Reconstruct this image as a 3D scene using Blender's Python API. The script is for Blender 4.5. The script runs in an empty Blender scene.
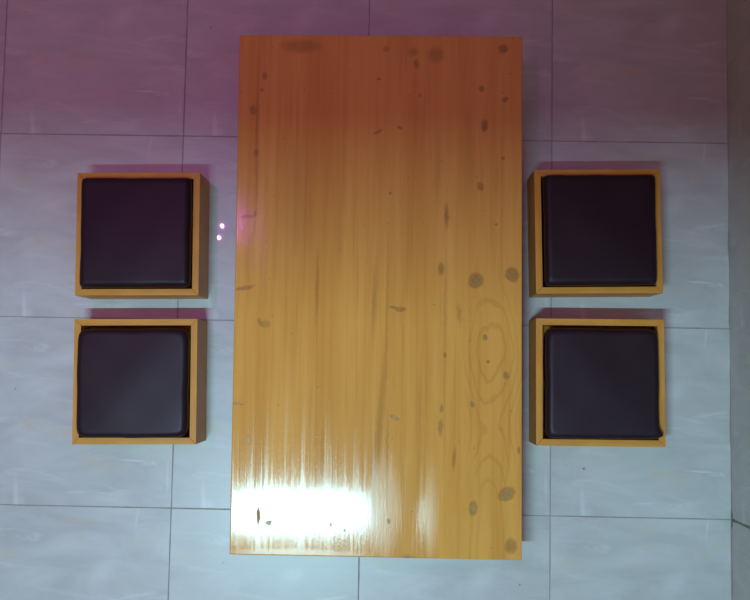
import bpy, bmesh, math, random
from mathutils import Vector, Matrix
random.seed(7)
scene = bpy.context.scene
C = scene.collection

# ------------------------------------------------------------------ measured layout (metres)
TILE = 0.60
OX, OY = -1.2897, 0.7489            # a floor joint crossing
WALL_X = 1.0785                     # right wall
CEIL = 4.46
STOOL_H = 0.156
TABLE_H = 0.20
# camera (pinhole solved from the tile joints)
CAM_Z, CAM_F, CAM_R = 3.05366, 952.476, (0.0729386, 0.0164609, 0.0177688)
Rcam = Matrix.Rotation(CAM_R[2], 3, 'Z') @ Matrix.Rotation(CAM_R[1], 3, 'Y') @ Matrix.Rotation(CAM_R[0], 3, 'X')
def on_plane(px, py, z):
    d = Rcam @ Vector((px - 375, 300 - py, -CAM_F))
    t = (z - CAM_Z) / d.z
    return d.x * t, d.y * t

# ------------------------------------------------------------------ node helpers
class NT:
    def __init__(self, name):
        self.m = bpy.data.materials.new(name); self.m.use_nodes = True
        self.t = self.m.node_tree; self.t.nodes.clear()
        self.out = self.t.nodes.new('ShaderNodeOutputMaterial')
        self.b = self.t.nodes.new('ShaderNodeBsdfPrincipled')
        self.t.links.new(self.b.outputs[0], self.out.inputs[0])
    def n(self, typ, **kw):
        x = self.t.nodes.new(typ)
        for k, v in kw.items(): setattr(x, k, v)
        return x
    def put(self, sock, v):
        if isinstance(v, bpy.types.NodeSocket): self.t.links.new(v, sock)
        elif v is not None: sock.default_value = v
    def math(self, op, a, b=None, c=None, clamp=False):
        x = self.n('ShaderNodeMath', operation=op, use_clamp=clamp)
        self.put(x.inputs[0], a)
        if b is not None: self.put(x.inputs[1], b)
        if c is not None: self.put(x.inputs[2], c)
        return x.outputs[0]
    def comb(self, x, y, z=0.0):
        c = self.n('ShaderNodeCombineXYZ')
        self.put(c.inputs[0], x); self.put(c.inputs[1], y); self.put(c.inputs[2], z)
        return c.outputs[0]
    def sep(self, v):
        s = self.n('ShaderNodeSeparateXYZ'); self.put(s.inputs[0], v); return s.outputs
    def obj(self): return self.n('ShaderNodeTexCoord').outputs['Object']
    def mapping(self, v, loc=(0,0,0), rot=(0,0,0), scale=(1,1,1), typ='POINT'):
        m = self.n('ShaderNodeMapping', vector_type=typ)
        self.put(m.inputs['Vector'], v); m.inputs['Location'].default_value = loc
        m.inputs['Rotation'].default_value = rot; m.inputs['Scale'].default_value = scale
        return m.outputs[0]
    def noise(self, v, scale=5.0, detail=3.0, rough=.55, dist=0.0):
        x = self.n('ShaderNodeTexNoise'); self.put(x.inputs['Vector'], v)
        x.inputs['Scale'].default_value = scale; x.inputs['Detail'].default_value = detail
        x.inputs['Roughness'].default_value = rough; x.inputs['Distortion'].default_value = dist
        return x.outputs[0]
    def rng(self, v, a, b, c=0.0, d=1.0, smooth=False):
        x = self.n('ShaderNodeMapRange'); x.clamp = True
        if smooth: x.interpolation_type = 'SMOOTHSTEP'
        self.put(x.inputs[0], v); self.put(x.inputs[1], a); self.put(x.inputs[2], b)
        self.put(x.inputs[3], c); self.put(x.inputs[4], d)
        return x.outputs[0]
    def mix(self, f, a, b, blend='MIX'):
        x = self.n('ShaderNodeMix', data_type='RGBA', blend_type=blend)
        self.put(x.inputs[0], f)
        for s, v in ((x.inputs[6], a), (x.inputs[7], b)):
            self.put(s, v if isinstance(v, bpy.types.NodeSocket) else (*v, 1.0))
        return x.outputs[2]
    # soft elliptical mark: 1 at its middle, 0 beyond its radius
    def blob(self, v, cx, cy, rx, ry, rot=0.0, inner=.3):
        m = self.mapping(v, loc=(cx, cy, 0), rot=(0, 0, rot), scale=(rx, ry, 1), typ='TEXTURE')
        l = self.n('ShaderNodeVectorMath', operation='LENGTH'); self.put(l.inputs[0], m)
        return self.rng(l.outputs['Value'], inner, 1.0, 1.0, 0.0, True)
    # the same mark laid over an earlier value, so a long list of marks becomes one chain
    def lay(self, acc, x, y, cx, cy, rx, ry, rot, inner, depth):
        m = self.mapping(self.comb(x, y, acc), loc=(cx, cy, 0), rot=(0, 0, rot), scale=(rx, ry, 1e9), typ='TEXTURE')
        l = self.n('ShaderNodeVectorMath', operation='LENGTH'); self.put(l.inputs[0], m)
        return self.rng(l.outputs['Value'], inner, 1.0, depth, acc, True)
    def bump(self, h, strength, dist):
        x = self.n('ShaderNodeBump'); self.put(x.inputs['Height'], h)
        x.inputs['Strength'].default_value = strength; x.inputs['Distance'].default_value = dist
        return x.outputs[0]
    def set(self, **kw):
        for k, v in kw.items():
            s = self.b.inputs[k.replace('_', ' ')]
            if isinstance(v, tuple) and len(v) == 3: v = (*v, 1.0)
            self.put(s, v)

# ------------------------------------------------------------------ materials
def marble(name, wall=False):
    k = NT(name)
    p = k.obj(); s = k.sep(p)
    if wall: gx, gy = s[2], s[1]
    else:    gx, gy = s[0], s[1]
    ux = k.math('DIVIDE', k.math('SUBTRACT', gx, 0.0 if wall else OX), TILE)
    uy = k.math('DIVIDE', k.math('SUBTRACT', gy, OY), TILE)
    u = k.math('FRACT', ux); v = k.math('FRACT', uy)
    uv = k.comb(u, v)
    # printed marble: every tile carries the same print
    cloud = k.noise(k.mapping(uv, rot=(0, 0, .42), scale=(2.0, 5.0, 1)), 1.0, 5, .6, .6)
    vein = k.noise(k.mapping(uv, loc=(3, 1, 0), rot=(0, 0, .35), scale=(1.6, 9.0, 1)), 1.0, 6, .62, 1.2)
    beige = k.noise(k.mapping(uv, loc=(7, 4, 0), rot=(0, 0, .3), scale=(2.2, 6.0, 1)), 1.0, 4, .6, .8)
    col = k.mix(k.rng(cloud, .36, .64), TILE_A, TILE_B)
    col = k.mix(k.rng(vein, .55, .72, 0, .8, True), col, TILE_L)
    col = k.mix(k.rng(beige, .60, .74, 0, .8, True), col, TILE_W)
    for (cx, cy, rx, ry, r, c, a) in [
        (.79, .245, .12, .008, -.05, TILE_L, .8), (.90, .232, .03, .010, -.5, TILE_L, .6),
        (.66, .47, .10, .007, -.04, TILE_L, .5), (.17, .04, .020, .15, .05, TILE_L, .55),
        (.19, .02, .05, .05, 0, TILE_L, .4), (.82, .95, .010, .09, -.12, TILE_L, .5),
        (.975, .16, .012, .12, 0, TILE_L, .45), (.50, .075, .14, .008, .1, TILE_L, .35),
        (.12, .75, .10, .05, -.3, TILE_W, .45), (.52, .84, .05, .03, -.1, TILE_W, .5),
        (.80, .82, .05, .04, 0, TILE_W, .45), (.65, .66, .10, .07, .4, TILE_L, .5),
        (.25, .33, .16, .02, -.12, TILE_L, .25), (.45, .55, .25, .018, -.15, TILE_L, .25)]:
        col = k.mix(k.math('MULTIPLY', k.blob(uv, cx, cy, rx, ry, r, .1), a), col, c)
    # tiny specks, not repeated
    sp = k.n('ShaderNodeTexVoronoi', feature='F1'); k.put(sp.inputs['Vector'], p); sp.inputs['Scale'].default_value = 7.0
    speck = k.rng(sp.outputs['Distance'], .018, .035, .75, 0)
    col = k.mix(speck, col, (.10, .085, .075))
    # joints: ragged grout
    jn = k.noise(p, 9.0, 3, .6)
    hw = k.rng(jn, .3, .7, .0013, .0026)
    du = k.math('MULTIPLY', k.math('MINIMUM', u, k.math('SUBTRACT', 1.0, u)), TILE)
    dv = k.math('MULTIPLY', k.math('MINIMUM', v, k.math('SUBTRACT', 1.0, v)), TILE)
    if wall:
        # one wide dirty joint, the others nearly closed
        wide = k.rng(k.math('ABSOLUTE', k.math('SUBTRACT', gy, OY - 2 * TILE)), .02, .03, 1, 0)
        hv = k.math('MULTIPLY', hw, k.rng(wide, 0, 1, -.3, 2.2))
        dist = k.math('SUBTRACT', dv, hv)
        corner = k.math('SUBTRACT', gx, k.math('MULTIPLY', k.rng(wide, 0, 1, .5, 4.0), hw))
        dist = k.math('MINIMUM', dist, corner)
        grout = k.rng(dist, -.0006, .0008, 1, 0)
        col = k.mix(grout, col, (.085, .05, .045))
        col = k.mix(.16, col, (.25, .23, .20)); k.set(Roughness=.40, Coat_Weight=.0)
    else:
        edge = k.math('SUBTRACT', WALL_X, gx)
        low = k.rng(gy, OY - 2 * TILE - .02, OY - 2 * TILE + .06, 1, 0)
        ew = k.math('MULTIPLY', k.rng(k.noise(p, 4.0, 2), .45, .62, .2, 1.8), hw)
        ew = k.math('MAXIMUM', ew, k.math('MULTIPLY', low, .0035))
        dist = k.math('MINIMUM', k.math('SUBTRACT', k.math('MINIMUM', du, dv), hw), k.math('SUBTRACT', edge, ew))
        grout = k.rng(dist, -.0005, .0008, .85, 0)
        col = k.mix(grout, col, k.mix(k.noise(p, 30, 2), (.22, .18, .17), (.36, .34, .33)))
        k.set(Roughness=k.math('ADD', k.rng(cloud, .3, .7, .30, .38), k.math('MULTIPLY', grout, .5)),
              Coat_Weight=k.math('MULTIPLY', .55, k.math('SUBTRACT', 1, grout)), Coat_Roughness=.016, Coat_IOR=1.45)
        k.set(Normal=k.bump(k.math('SUBTRACT', k.math('MULTIPLY', k.noise(p, 14, 2), .12), grout), .12, .002))
    k.set(Base_Color=col)
    return k.m
TILE_A, TILE_B, TILE_L, TILE_W = (.48, .475, .475), (.59, .59, .595), (.68, .69, .70), (.58, .51, .42)

def pine_top():
    """varnished pine boards glued edge to edge, knots where the photo has them"""
    k = NT('varnished_pine_top')
    p = k.obj(); s = k.sep(p); x, y = s[0], s[1]
    P = lambda a, b: on_plane(a, b, TABLE_H)
    mpp = (CAM_Z - TABLE_H) / CAM_F
    # boards
    seams = [P(257, 300)[0], P(317, 300)[0], P(386.5, 300)[0], P(444.5, 300)[0]]
    xt = k.math('ADD', x, k.math('MULTIPLY', y, .006))
    board = None
    for sx in seams:
        g = k.math('GREATER_THAN', xt, sx)
        board = g if board is None else k.math('ADD', board, g)
    # knots: px, py, rx, ry (pixels), rotation deg, darkness
    kn = [(503.7,49,6,5,20,.75),(416.5,63.5,3.5,6,0,.5),(481.8,89,3.2,4,0,.8),(505,99.5,4,4,0,.7),(484.5,125.5,4.2,7.5,0,.85),
          (503,158,2.2,2.2,0,.9),(480.5,186.7,4,6,15,.55),(390.7,193.7,1.6,1.6,0,.8),(379,79,2.4,2,0,.6),(378,132,6,2.2,25,.65),
          (400,128,4,1.8,-25,.6),(264.7,76,3.4,5,0,.5),(262,90,2.4,2.4,0,.45),(253,110,4.4,5.5,0,.5),(256,153,3.2,4.5,0,.5),
          (441,269,4,8,0,.55),(476,280.5,8.5,9,-30,.9),(512,274.5,7.5,9,35,.85),(496,224.5,1.7,1.7,0,.8),(386,49,4,4,0,.4),
          (400.5,309.5,7,3,5,.6),(393.5,307.5,4,1.7,-8,.8),(485,337.5,3.2,3.4,0,.85),(488,362,2,2.2,0,.7),(506,375.5,3.4,4.5,15,.6),
          (394.6,417.4,5.5,2.2,-28,.7),(441.5,408.5,2.2,5,0,.6),(440.6,427.5,3,10,0,.45),(472.3,404.7,2.4,4,25,.75),
          (473.2,508.3,5,9,-5,.7),(506.5,494,10,7.5,30,.85),(388.6,521,2.4,3.2,0,.7),(511,546,7,9,0,.6),(408,556.5,7,2.4,0,.8),
          (519,450,2,4,0,.6),(244.5,288,12,2.6,14,.6),(247.5,216.5,9,2.0,2,.55),(255.5,214,2,4,0,.5),(261,323,3,6,40,.5),(266,324,6,5,0,.3),
          (237.7,403.8,7,1.8,-5,.7),(248.8,440,1.6,5,0,.6),(258.3,516,3,11,0,.85),(268.7,522.6,5,4,20,.75),(331,524.5,2.4,2.4,0,.9),
          (344.5,530.5,2.0,2.0,0,.9),(317,437,2.2,2.2,0,.6),(445,355,2,3,0,.6),(413,52,7,6,0,.3),(436,55,11,11,0,.35),(301,46,26,9,0,.35),(262,505,1.6,2,0,.5),(420,95,3,3,0,.3)]
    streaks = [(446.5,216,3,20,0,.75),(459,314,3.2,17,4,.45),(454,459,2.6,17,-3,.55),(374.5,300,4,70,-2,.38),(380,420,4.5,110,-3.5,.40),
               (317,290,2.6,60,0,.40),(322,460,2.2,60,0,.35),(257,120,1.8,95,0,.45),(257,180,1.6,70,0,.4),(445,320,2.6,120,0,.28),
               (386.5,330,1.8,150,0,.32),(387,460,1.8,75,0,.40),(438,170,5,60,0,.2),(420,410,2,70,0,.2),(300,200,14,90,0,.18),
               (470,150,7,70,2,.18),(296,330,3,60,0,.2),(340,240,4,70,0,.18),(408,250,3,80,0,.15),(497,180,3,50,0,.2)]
    kacc = k.math('MULTIPLY', x, 0.0)
    wob = k.math('MULTIPLY', k.math('SUBTRACT', k.noise(p, 60, 2), .5), .010)
    wob2 = k.math('MULTIPLY', k.math('SUBTRACT', k.noise(k.mapping(p, loc=(5, 5, 0)), 45, 2), .5), .012)
    xw, yw = k.math('ADD', x, wob), k.math('ADD', y, wob2)
    pw = k.comb(xw, yw)
    for (a, b, rx, ry, r, d) in kn:
        cx, cy = P(a, b)
        kacc = k.lay(kacc, xw, yw, cx, cy, rx * mpp * 1.15, ry * mpp * 1.15, math.radians(r), .30, d)
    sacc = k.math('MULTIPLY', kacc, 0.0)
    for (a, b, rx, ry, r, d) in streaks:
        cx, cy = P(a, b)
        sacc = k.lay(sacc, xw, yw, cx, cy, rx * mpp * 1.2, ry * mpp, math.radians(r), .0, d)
    # grain bends round the big knots
    gx = xt
    for (a, b, rx, ry, amp) in [(476,280.5,16,42,.010),(512,274.5,13,40,-.008),(506.5,494,18,44,.012),(473.2,508.3,13,44,-.008),(484.5,125.5,10,36,.006),
                                (503.7,49,12,30,-.006),(261,323,13,40,.006),(244.5,288,14,30,-.005),(258,516,14,40,.006),(400,309,12,34,.006),(394,417,12,36,-.005)]:
        cx, cy = P(a, b)
        gx = k.math('ADD', gx, k.math('MULTIPLY', k.blob(k.comb(x, y, k.math('MULTIPLY', gx, 1e-6)), cx, cy, rx * mpp, ry * mpp, 0, 0), amp))
    off = k.math('MULTIPLY', board, 3.7)
    gy = k.math('ADD', y, off)
    g3 = k.comb(gx, gy, off)
    broad = k.noise(k.mapping(g3, scale=(16, .9, 1)), 1.0, 3, .5)
    mid = k.noise(k.mapping(g3, scale=(70, 1.6, 1)), 1.0, 4, .6)
    fine = k.noise(k.mapping(g3, scale=(300, 5.0, 1)), 1.0, 3, .6)
    patch = k.noise(k.mapping(p, scale=(5, 3, 1)), 1.0, 4, .6)
    # arched figure on the right-hand board
    ax, ay = P(491, 350)
    xs = k.math('DIVIDE', k.math('SUBTRACT', gx, ax), 20 * mpp)
    per = 155 * mpp
    cosy = k.math('COSINE', k.math('MULTIPLY', k.math('SUBTRACT', y, ay), 2 * math.pi / per))
    phi = k.math('SUBTRACT', k.math('MULTIPLY', xs, xs), k.math('MULTIPLY', cosy, .8))
    phi = k.math('ADD', phi, k.math('MULTIPLY', k.noise(k.mapping(p, scale=(18, 6, 1)), 1.0, 2), 1.1))
    arch = k.rng(k.math('SINE', k.math('MULTIPLY', phi, 9.0)), .55, 1, 0, 1, True)
    arch = k.math('MULTIPLY', arch, k.blob(p, P(493, 385)[0], P(493, 385)[1], 42 * mpp, 150 * mpp, 0, .5))
    arch = k.math('MULTIPLY', arch, k.math('GREATER_THAN', xt, seams[3]))
    col = k.mix(k.rng(broad, .36, .64), PINE_D, PINE_L)
    col = k.mix(k.rng(mid, .50, .72, 0, .38, True), col, PINE_G)
    col = k.mix(k.rng(mid, .48, .30, 0, .30, True), col, PINE_P)
    col = k.mix(k.rng(fine, .56, .75, 0, .26), col, PINE_G)
    col = k.mix(k.rng(patch, .52, .72, 0, .30, True), col, PINE_D)
    # each board has its own tone
    tone = k.noise(k.comb(k.math('MULTIPLY', board, 5.13), 0.3, 0.7), 3.0, 0)
    col = k.mix(k.rng(tone, .3, .7, 0, .30), col, PINE_D)
    col = k.mix(k.math('MULTIPLY', arch, .30), col, PINE_G)
    col = k.mix(k.rng(sacc, 0, 1, 0, .95), col, PINE_S)
    ringn = k.noise(k.mapping(pw, scale=(1, .6, 1)), 150, 3, .65)
    kcol = k.mix(k.math('MULTIPLY', k.rng(ringn, .35, .6, .35, 1), k.rng(kacc, .35, .75)), PINE_K, PINE_K2)
    col = k.mix(k.rng(kacc, .03, .80, 0, .74), col, kcol)
    # dark dots of dirt
    v1 = k.n('ShaderNodeTexVoronoi', feature='F1'); k.put(v1.inputs['Vector'], p); v1.inputs['Scale'].default_value = 22.0
    dots = k.rng(v1.outputs['Distance'], .03, .06, .5, 0)
    col = k.mix(dots, col, PINE_K)
    k.set(Base_Color=col)
    # varnish: glossy, duller along some grain lines, on the knots and in rubbed patches
    k3 = k.math('POWER', k.rng(kacc, 0, .9), 3.0)
    rgh = k.rng(fine, .3, .75, .07, .12)
    rgh = k.math('ADD', rgh, k.math('MULTIPLY', k3, .48))
    rgh = k.math('ADD', rgh, k.math('MULTIPLY', k.rng(k.noise(k.mapping(g3, scale=(95, 2.0, 1)), 1.0, 3, .6), .5, .72), .10))
    rgh = k.math('ADD', rgh, k.math('MULTIPLY', k.rng(k.noise(p, 160, 3, .7), .55, .75), .10))
    for (a, b, rx, ry, rr) in [(385, 505, 20, 75, .08), (432, 510, 10, 70, .10), (300, 556, 90, 9, .08)]:
        cx, cy = P(a, b)
        rgh = k.math('ADD', rgh, k.math('MULTIPLY', k.blob(k.comb(xw, yw, k.math('MULTIPLY', rgh, 1e-6)), cx, cy, rx * mpp, ry * mpp, 0, .4), rr))
    k.set(Roughness=rgh, Specular_IOR_Level=.36)
    grain = k.noise(k.mapping(g3, scale=(120, 14, 1)), 1.0, 3, .65)
    pits = k.noise(k.mapping(p, scale=(1, .55, 1)), 420, 2, .6)
    wave = k.noise(k.mapping(g3, scale=(13, 2.2, 1)), 1.0, 2, .5)
    h = k.math('ADD', k.math('MULTIPLY', grain, .00009), k.math('MULTIPLY', pits, .00008))
    h = k.math('ADD', h, k.math('MULTIPLY', wave, .00030))
    for (a, b, rx, ry, hh) in [(440, 525, 28, 90, .0020), (462, 530, 13, 80, .0007)]:
        cx, cy = P(a, b)
        h = k.math('ADD', h, k.math('MULTIPLY', k.blob(k.comb(x, y, h), cx, cy, rx * mpp, ry * mpp, 0, 0), hh))
    k.set(Normal=k.bump(h, 1.0, 1.0))
    return k.m
PINE_L, PINE_D, PINE_G, PINE_P = (.85, .415, .086), (.73, .33, .060), (.50, .205, .036), (.84, .46, .13)
PINE_S, PINE_K, PINE_K2 = (.26, .110, .020), (.085, .036, .008), (.36, .185, .040)

def pine_frame(name):
    k = NT(name)
    p = k.obj()
    a = k.noise(k.mapping(p, scale=(7, 60, 60)), 1.0, 4, .6)
    b = k.noise(k.mapping(p, scale=(5, 5, 5)), 1.0, 3, .5)
    col = k.mix(k.rng(a, .3, .7), (.66, .265, .038), (.83, .36, .060))
    col = k.mix(k.rng(b, .45, .7, 0, .5), col, (.54, .25, .058))
    v1 = k.n('ShaderNodeTexVoronoi', feature='F1'); k.put(v1.inputs['Vector'], p); v1.inputs['Scale'].default_value = 14.0
    col = k.mix(k.rng(v1.outputs['Distance'], .04, .09, .55, 0), col, (.14, .065, .025))
    k.set(Base_Color=col, Roughness=k.rng(a, .3, .7, .36, .50), Specular_IOR_Level=.22)
    k.set(Normal=k.bump(a, .15, .001))
    return k.m

def leather():
    k = NT('dark_brown_leatherette')
    p = k.obj()
    n = k.noise(p, 9, 3, .55)
    g = k.n('ShaderNodeTexVoronoi', feature='F1'); k.put(g.inputs['Vector'], p); g.inputs['Scale'].default_value = 520
    col = k.mix(k.rng(n, .3, .7), (.019, .0085, .0125), (.025, .0110, .0155))
    k.set(Base_Color=col, Roughness=k.rng(n, .3, .7, .40, .45), Specular_IOR_Level=.24, Specular_Tint=(1.0, .82, .95))
    h = k.math('ADD', k.math('MULTIPLY', g.outputs['Distance'], .12), k.math('MULTIPLY', k.noise(p, 30, 2), .06))
    k.set(Normal=k.bump(h, .18, .0016))
    return k.m

def plain(name, c, r=.6):
    k = NT(name); p = k.obj(); n = k.noise(p, 3, 4)
    k.set(Base_Color=k.mix(k.rng(n, .3, .7), tuple(v * .94 for v in c), c), Roughness=r)
    return k.m

M_floor = marble('white_marble_print_tile')
M_wallt = marble('white_marble_print_wall_tile', True)
M_top = pine_top()
M_frame_x = pine_frame('varnished_pine_frame')
M_leather = leather()
M_paint = plain('cream_wall_paint', (.35, .33, .31))
M_leg = pine_frame('varnished_pine_leg')

# ------------------------------------------------------------------ mesh helpers
def link(name, bm, mat, parent=None, smooth=False):
    me = bpy.data.meshes.new(name); bm.normal_update(); bm.to_mesh(me); bm.free()
    me.materials.append(mat)
    if smooth:
        for f in me.polygons: f.use_smooth = True
    o = bpy.data.objects.new(name, me); C.objects.link(o)
    if parent is not None: o.parent = parent
    return o
def prism(bm, pts, z0, z1):
    lo = [bm.verts.new((x, y, z0)) for x, y in pts]; hi = [bm.verts.new((x, y, z1)) for x, y in pts]
    n = len(pts)
    bm.faces.new(lo[::-1]); bm.faces.new(hi)
    for i in range(n): bm.faces.new((lo[i], lo[(i+1) % n], hi[(i+1) % n], hi[i]))
def bevel(bm, w, seg=2):
    bmesh.ops.bevel(bm, geom=list(bm.edges), offset=w, segments=seg, profile=.6, affect='EDGES', clamp_overlap=True)
def box(bm, x0, x1, y0, y1, z0, z1): prism(bm, [(x0, y0), (x1, y0), (x1, y1), (x0, y1)], z0, z1)
def tag(o, label, cat, group=None):
    o['label'] = label; o['category'] = cat
    if group: o['group'] = group
def struct(name, bm, mat):
    o = link(name, bm, mat); o['kind'] = 'structure'; return o

# ------------------------------------------------------------------ the room
XL, YB, YT = -2.6, -2.3, 2.9
bm = bmesh.new(); box(bm, XL, WALL_X, YB, YT, -.02, 0); struct('floor', bm, M_floor)
bm = bmesh.new(); box(bm, WALL_X, WALL_X + .12, YB, YT, -.02, CEIL); struct('wall_right', bm, M_wallt)
# unseen beam, added to cut the tube light off from the far end
BLOCKER_Y, BLOCKER_Z = -.9605, 4.15
bm = bmesh.new(); box(bm, XL, WALL_X, BLOCKER_Y, BLOCKER_Y + .22, BLOCKER_Z, CEIL); struct('light_blocker_1', bm, M_paint)

# ------------------------------------------------------------------ low table
tl, tr, br, bl = [Vector(on_plane(*q, TABLE_H)) for q in ((239.6, 34.8), (522.2, 36.2), (521.9, 560.4), (229.3, 554.6))]
tc = (tl + tr + br + bl) / 4
table = bpy.data.objects.new('low_table', None); C.objects.link(table)
tag(table, 'long low table with a glossy varnished pine top standing between the four stools', 'table')
bm = bmesh.new()
prism(bm, [tuple(bl), tuple(br), tuple(tr), tuple(tl)], TABLE_H - .032, TABLE_H)
bevel(bm, .0035, 3)
link('tabletop', bm, M_top, table)
for (cx, cy) in (tl, tr, br, bl):
    sx = 1 if cx < tc.x else -1; sy = 1 if cy < tc.y else -1
    bm = bmesh.new()
    xa, xb = sorted((cx + sx * .05, cx + sx * .12)); ya, yb = sorted((cy + sy * .05, cy + sy * .12))
    box(bm, xa, xb, ya, yb, 0, TABLE_H - .032); bevel(bm, .003)
    link('leg', bm, M_leg, table)

# ------------------------------------------------------------------ stools
TH = .0200
def side_panel(w, d, k):
    """one mitred board of the stool box: k = 0..3 (front, right, back, left)"""
    g = .0002
    o = [(-w/2, -d/2), (w/2, -d/2), (w/2, d/2), (-w/2, d/2)]
    i = [(-w/2+TH, -d/2+TH), (w/2-TH, -d/2+TH), (w/2-TH, d/2-TH), (-w/2+TH, d/2-TH)]
    a, b = k, (k + 1) % 4
    pts = [Vector(o[a]), Vector(o[b]), Vector(i[b]), Vector(i[a])]
    along = (pts[1] - pts[0]).normalized() * g
    pts = [pts[0] + along, pts[1] - along, pts[2] - along, pts[3] + along]
    # board lies along its own x so the grain follows it
    bm = bmesh.new()
    prism(bm, [tuple(p) for p in pts], 0, STOOL_H)
    bevel(bm, .0012, 2)
    ang = math.radians(90 * k)
    bmesh.ops.rotate(bm, verts=bm.verts, cent=(0, 0, 0), matrix=Matrix.Rotation(-ang, 3, 'Z'))
    return bm, ang

def cushion(w, d, rise, bulge=None, seed=0, n=22):
    """boxed leatherette pad: flat crown, rolled edges that meet in ridges at the corners"""
    rnd = random.Random(seed)
    N = 56
    ph = [rnd.uniform(0, 6.28) for _ in range(8)]
    bm = bmesh.new()
    def ring(u, v, z_only=False):
        s = max(abs(u), abs(v))
        if s < 1e-6: return Vector((0, 0, STOOL_H + rise + .004))
        cu, cv = u / s, v / s
        corner = 1 / (abs(cu) ** n + abs(cv) ** n) ** (1 / n)
        f = 1 + (corner - 1) * min(1, s ** 2)
        th = math.atan2(cv, cu)
        wob = 1 + .0035 * s * (math.sin(3 * th + ph[0]) + .6 * math.sin(7 * th + ph[1]) + .5 * math.sin(11 * th + ph[2]))
        x, y = u * f * wob * w / 2, v * f * wob * d / 2
        s0 = .885
        if s > s0:
            t = min(1, (s - s0) / (1 - s0)); drop = 1 - math.sqrt(max(0, 1 - t ** 2.3))
        else: drop = 0
        z = STOOL_H + rise - .020 * drop + .004 * (1 - u * u) * (1 - v * v) + .0008 * math.sin(5 * u + ph[3]) * math.cos(4 * v + ph[4])
        if bulge:
            for (bu, bv, r, dx, dy) in bulge:
                e = math.exp(-((u - bu) ** 2 + (v - bv) ** 2) / (r * r)); x += dx * e; y += dy * e
        return Vector((x, y, z))
    # finer rows near the edges
    def warp(t): return math.copysign(1 - (1 - abs(t)) ** 1.6, t)
    co = [warp(-1 + 2 * i / N) for i in range(N + 1)]
    g = [[bm.verts.new(ring(co[i], co[j])) for j in range(N + 1)] for i in range(N + 1)]
    for i in range(N):
        for j in range(N): bm.faces.new((g[i][j], g[i+1][j], g[i+1][j+1], g[i][j+1]))
    rim = [g[i][0] for i in range(N)] + [g[N][j] for j in range(N)] + [g[N-i][N] for i in range(N)] + [g[0][N-j] for j in range(N)]
    prev = rim
    for (dz, sc) in ((.010, 1.0), (.03, .992), (.06, .985)):
        cur = [bm.verts.new((v.co.x * sc, v.co.y * sc, v.co.z - (dz if prev is rim else dz - .02))) for v in prev]
        for i in range(len(cur)): bm.faces.new((prev[i], cur[i], cur[(i+1) % len(cur)], prev[(i+1) % len(cur)]))
        prev = cur
    bm.faces.new(prev[::-1])
    bmesh.ops.recalc_face_normals(bm, faces=bm.faces)
    return bm

def stool(cx, cy, rot, w, d, label, off=(0, 0), crot=0.0, rise=.036, cw=.338, cd=.338, bulge=None, seed=0, n=22):
    root = bpy.data.objects.new('stool', None); C.objects.link(root)
    root.location = (cx, cy, 0); root.rotation_euler = (0, 0, rot)
    tag(root, label, 'stool', 'box stools set along the table')
    for k in range(4):
        bm, ang = side_panel(w, d, k)
        o = link('side_panel', bm, M_frame_x, root); o.rotation_euler = (0, 0, ang)
    bm = bmesh.new(); box(bm, -w/2+TH+.0005, w/2-TH-.0005, -d/2+TH+.0005, d/2-TH-.0005, .055, .070); link('seat_board', bm, M_leg, root)
    c = link('cushion', cushion(cw, cd, rise, bulge, seed, n), M_leather, root, True)
    c.location = (off[0], off[1], 0); c.rotation_euler = (0, 0, crot)
    return root
stool(-.7861, .4034, .0183, .3807, .3809, 'square pine box stool with purplish cushion, left of the table beside two pink spots',
      seed=1, off=(-.001, .001), n=30)
stool(-.7779, -.0494, .0195, .3779, .3807, 'pine box stool left of the table, cushion with blue sheen along its right edge',
      seed=2, off=(-.002, -.005), cd=.329, n=13)
stool(.6271, .4330, .0224, .3849, .3816, 'square pine box stool right of the table whose cushion looks almost black',
      seed=3, off=(.001, .001), n=26, bulge=[(1, 1, .25, .003, .001)])
stool(.6339, -.0271, .0075, .3877, .3834, 'square pine box stool right of the table with a cushion corner poking over its rim',
      seed=4, off=(.001, -.004), cd=.330, n=16, bulge=[(1, -.92, .10, .014, -.002)])

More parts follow.
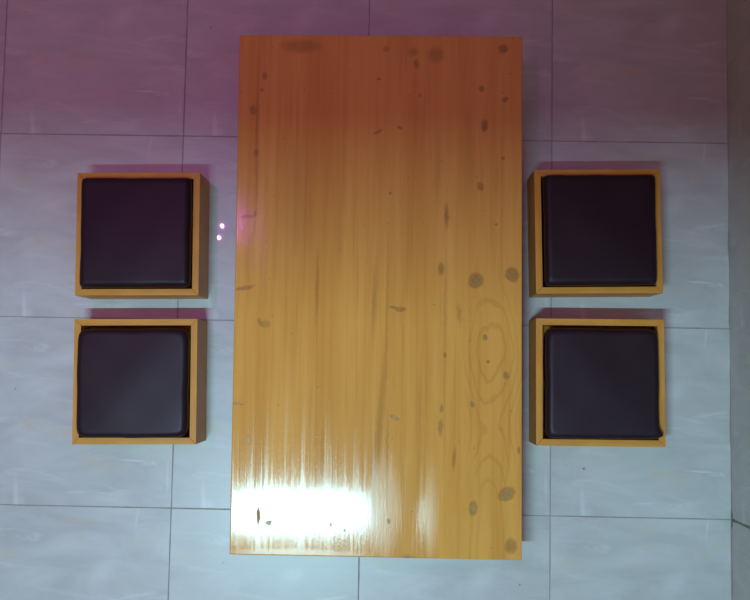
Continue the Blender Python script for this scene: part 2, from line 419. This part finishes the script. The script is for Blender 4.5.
# ------------------------------------------------------------------ lamps
def area(name, loc, sx, sy, power, col):
    l = bpy.data.lights.new(name, 'AREA'); l.shape = 'RECTANGLE'; l.size = sx; l.size_y = sy
    l.energy = power; l.color = col
    o = bpy.data.objects.new(name, l); C.objects.link(o); o.location = loc; return o
area('tube_lamp', (-.70, -1.05, 4.40), .96, .04, 122, (.50, .92, 1.05))
for q in ((-1.354, 1.110), (-1.375, 1.018)):
    l = bpy.data.lights.new('pink_lamp', 'SPOT'); l.energy = 22; l.color = (.85, .14, .95); l.shadow_soft_size = .010
    l.spot_size = math.radians(44); l.spot_blend = 1.0
    o = bpy.data.objects.new('pink_lamp', l); C.objects.link(o); o.location = (*q, 4.40)
    o.rotation_euler = (Vector((-.62, .45, 0)) - o.location).to_track_quat('-Z', 'Y').to_euler()

w = bpy.data.worlds.new('room_world'); scene.world = w; w.use_nodes = True
wt = w.node_tree; bg = wt.nodes['Background']
# wide pink ambient fill, strongest overhead; elsewhere dim warm fill added for the stool sides
tc_ = wt.nodes.new('ShaderNodeTexCoord'); dt = wt.nodes.new('ShaderNodeVectorMath'); dt.operation = 'DOT_PRODUCT'
dt.inputs[1].default_value = Vector((.02, .22, .96)).normalized(); wt.links.new(tc_.outputs['Generated'], dt.inputs[0])
mr = wt.nodes.new('ShaderNodeMapRange'); mr.interpolation_type = 'SMOOTHSTEP'
mr.inputs[1].default_value = .58; mr.inputs[2].default_value = 1.0
wt.links.new(dt.outputs['Value'], mr.inputs[0])
mx = wt.nodes.new('ShaderNodeMix'); mx.data_type = 'RGBA'; wt.links.new(mr.outputs[0], mx.inputs[0])
mx.inputs[6].default_value = (.145, .108, .075, 1); mx.inputs[7].default_value = (.40, .155, .30, 1)
wt.links.new(mx.outputs[2], bg.inputs[0]); bg.inputs[1].default_value = 1.0

# ------------------------------------------------------------------ camera
cam = bpy.data.cameras.new('camera'); cam.sensor_width = 36; cam.lens = CAM_F * 36 / 750; cam.clip_start = .05
co = bpy.data.objects.new('camera', cam); C.objects.link(co)
co.location = (0, 0, CAM_Z); co.rotation_mode = 'XYZ'; co.rotation_euler = CAM_R
scene.camera = co
vs = scene.view_settings
vs.view_transform = 'Standard'; vs.look = 'None'; vs.gamma = 1; vs.use_curve_mapping = False; vs.exposure = 0
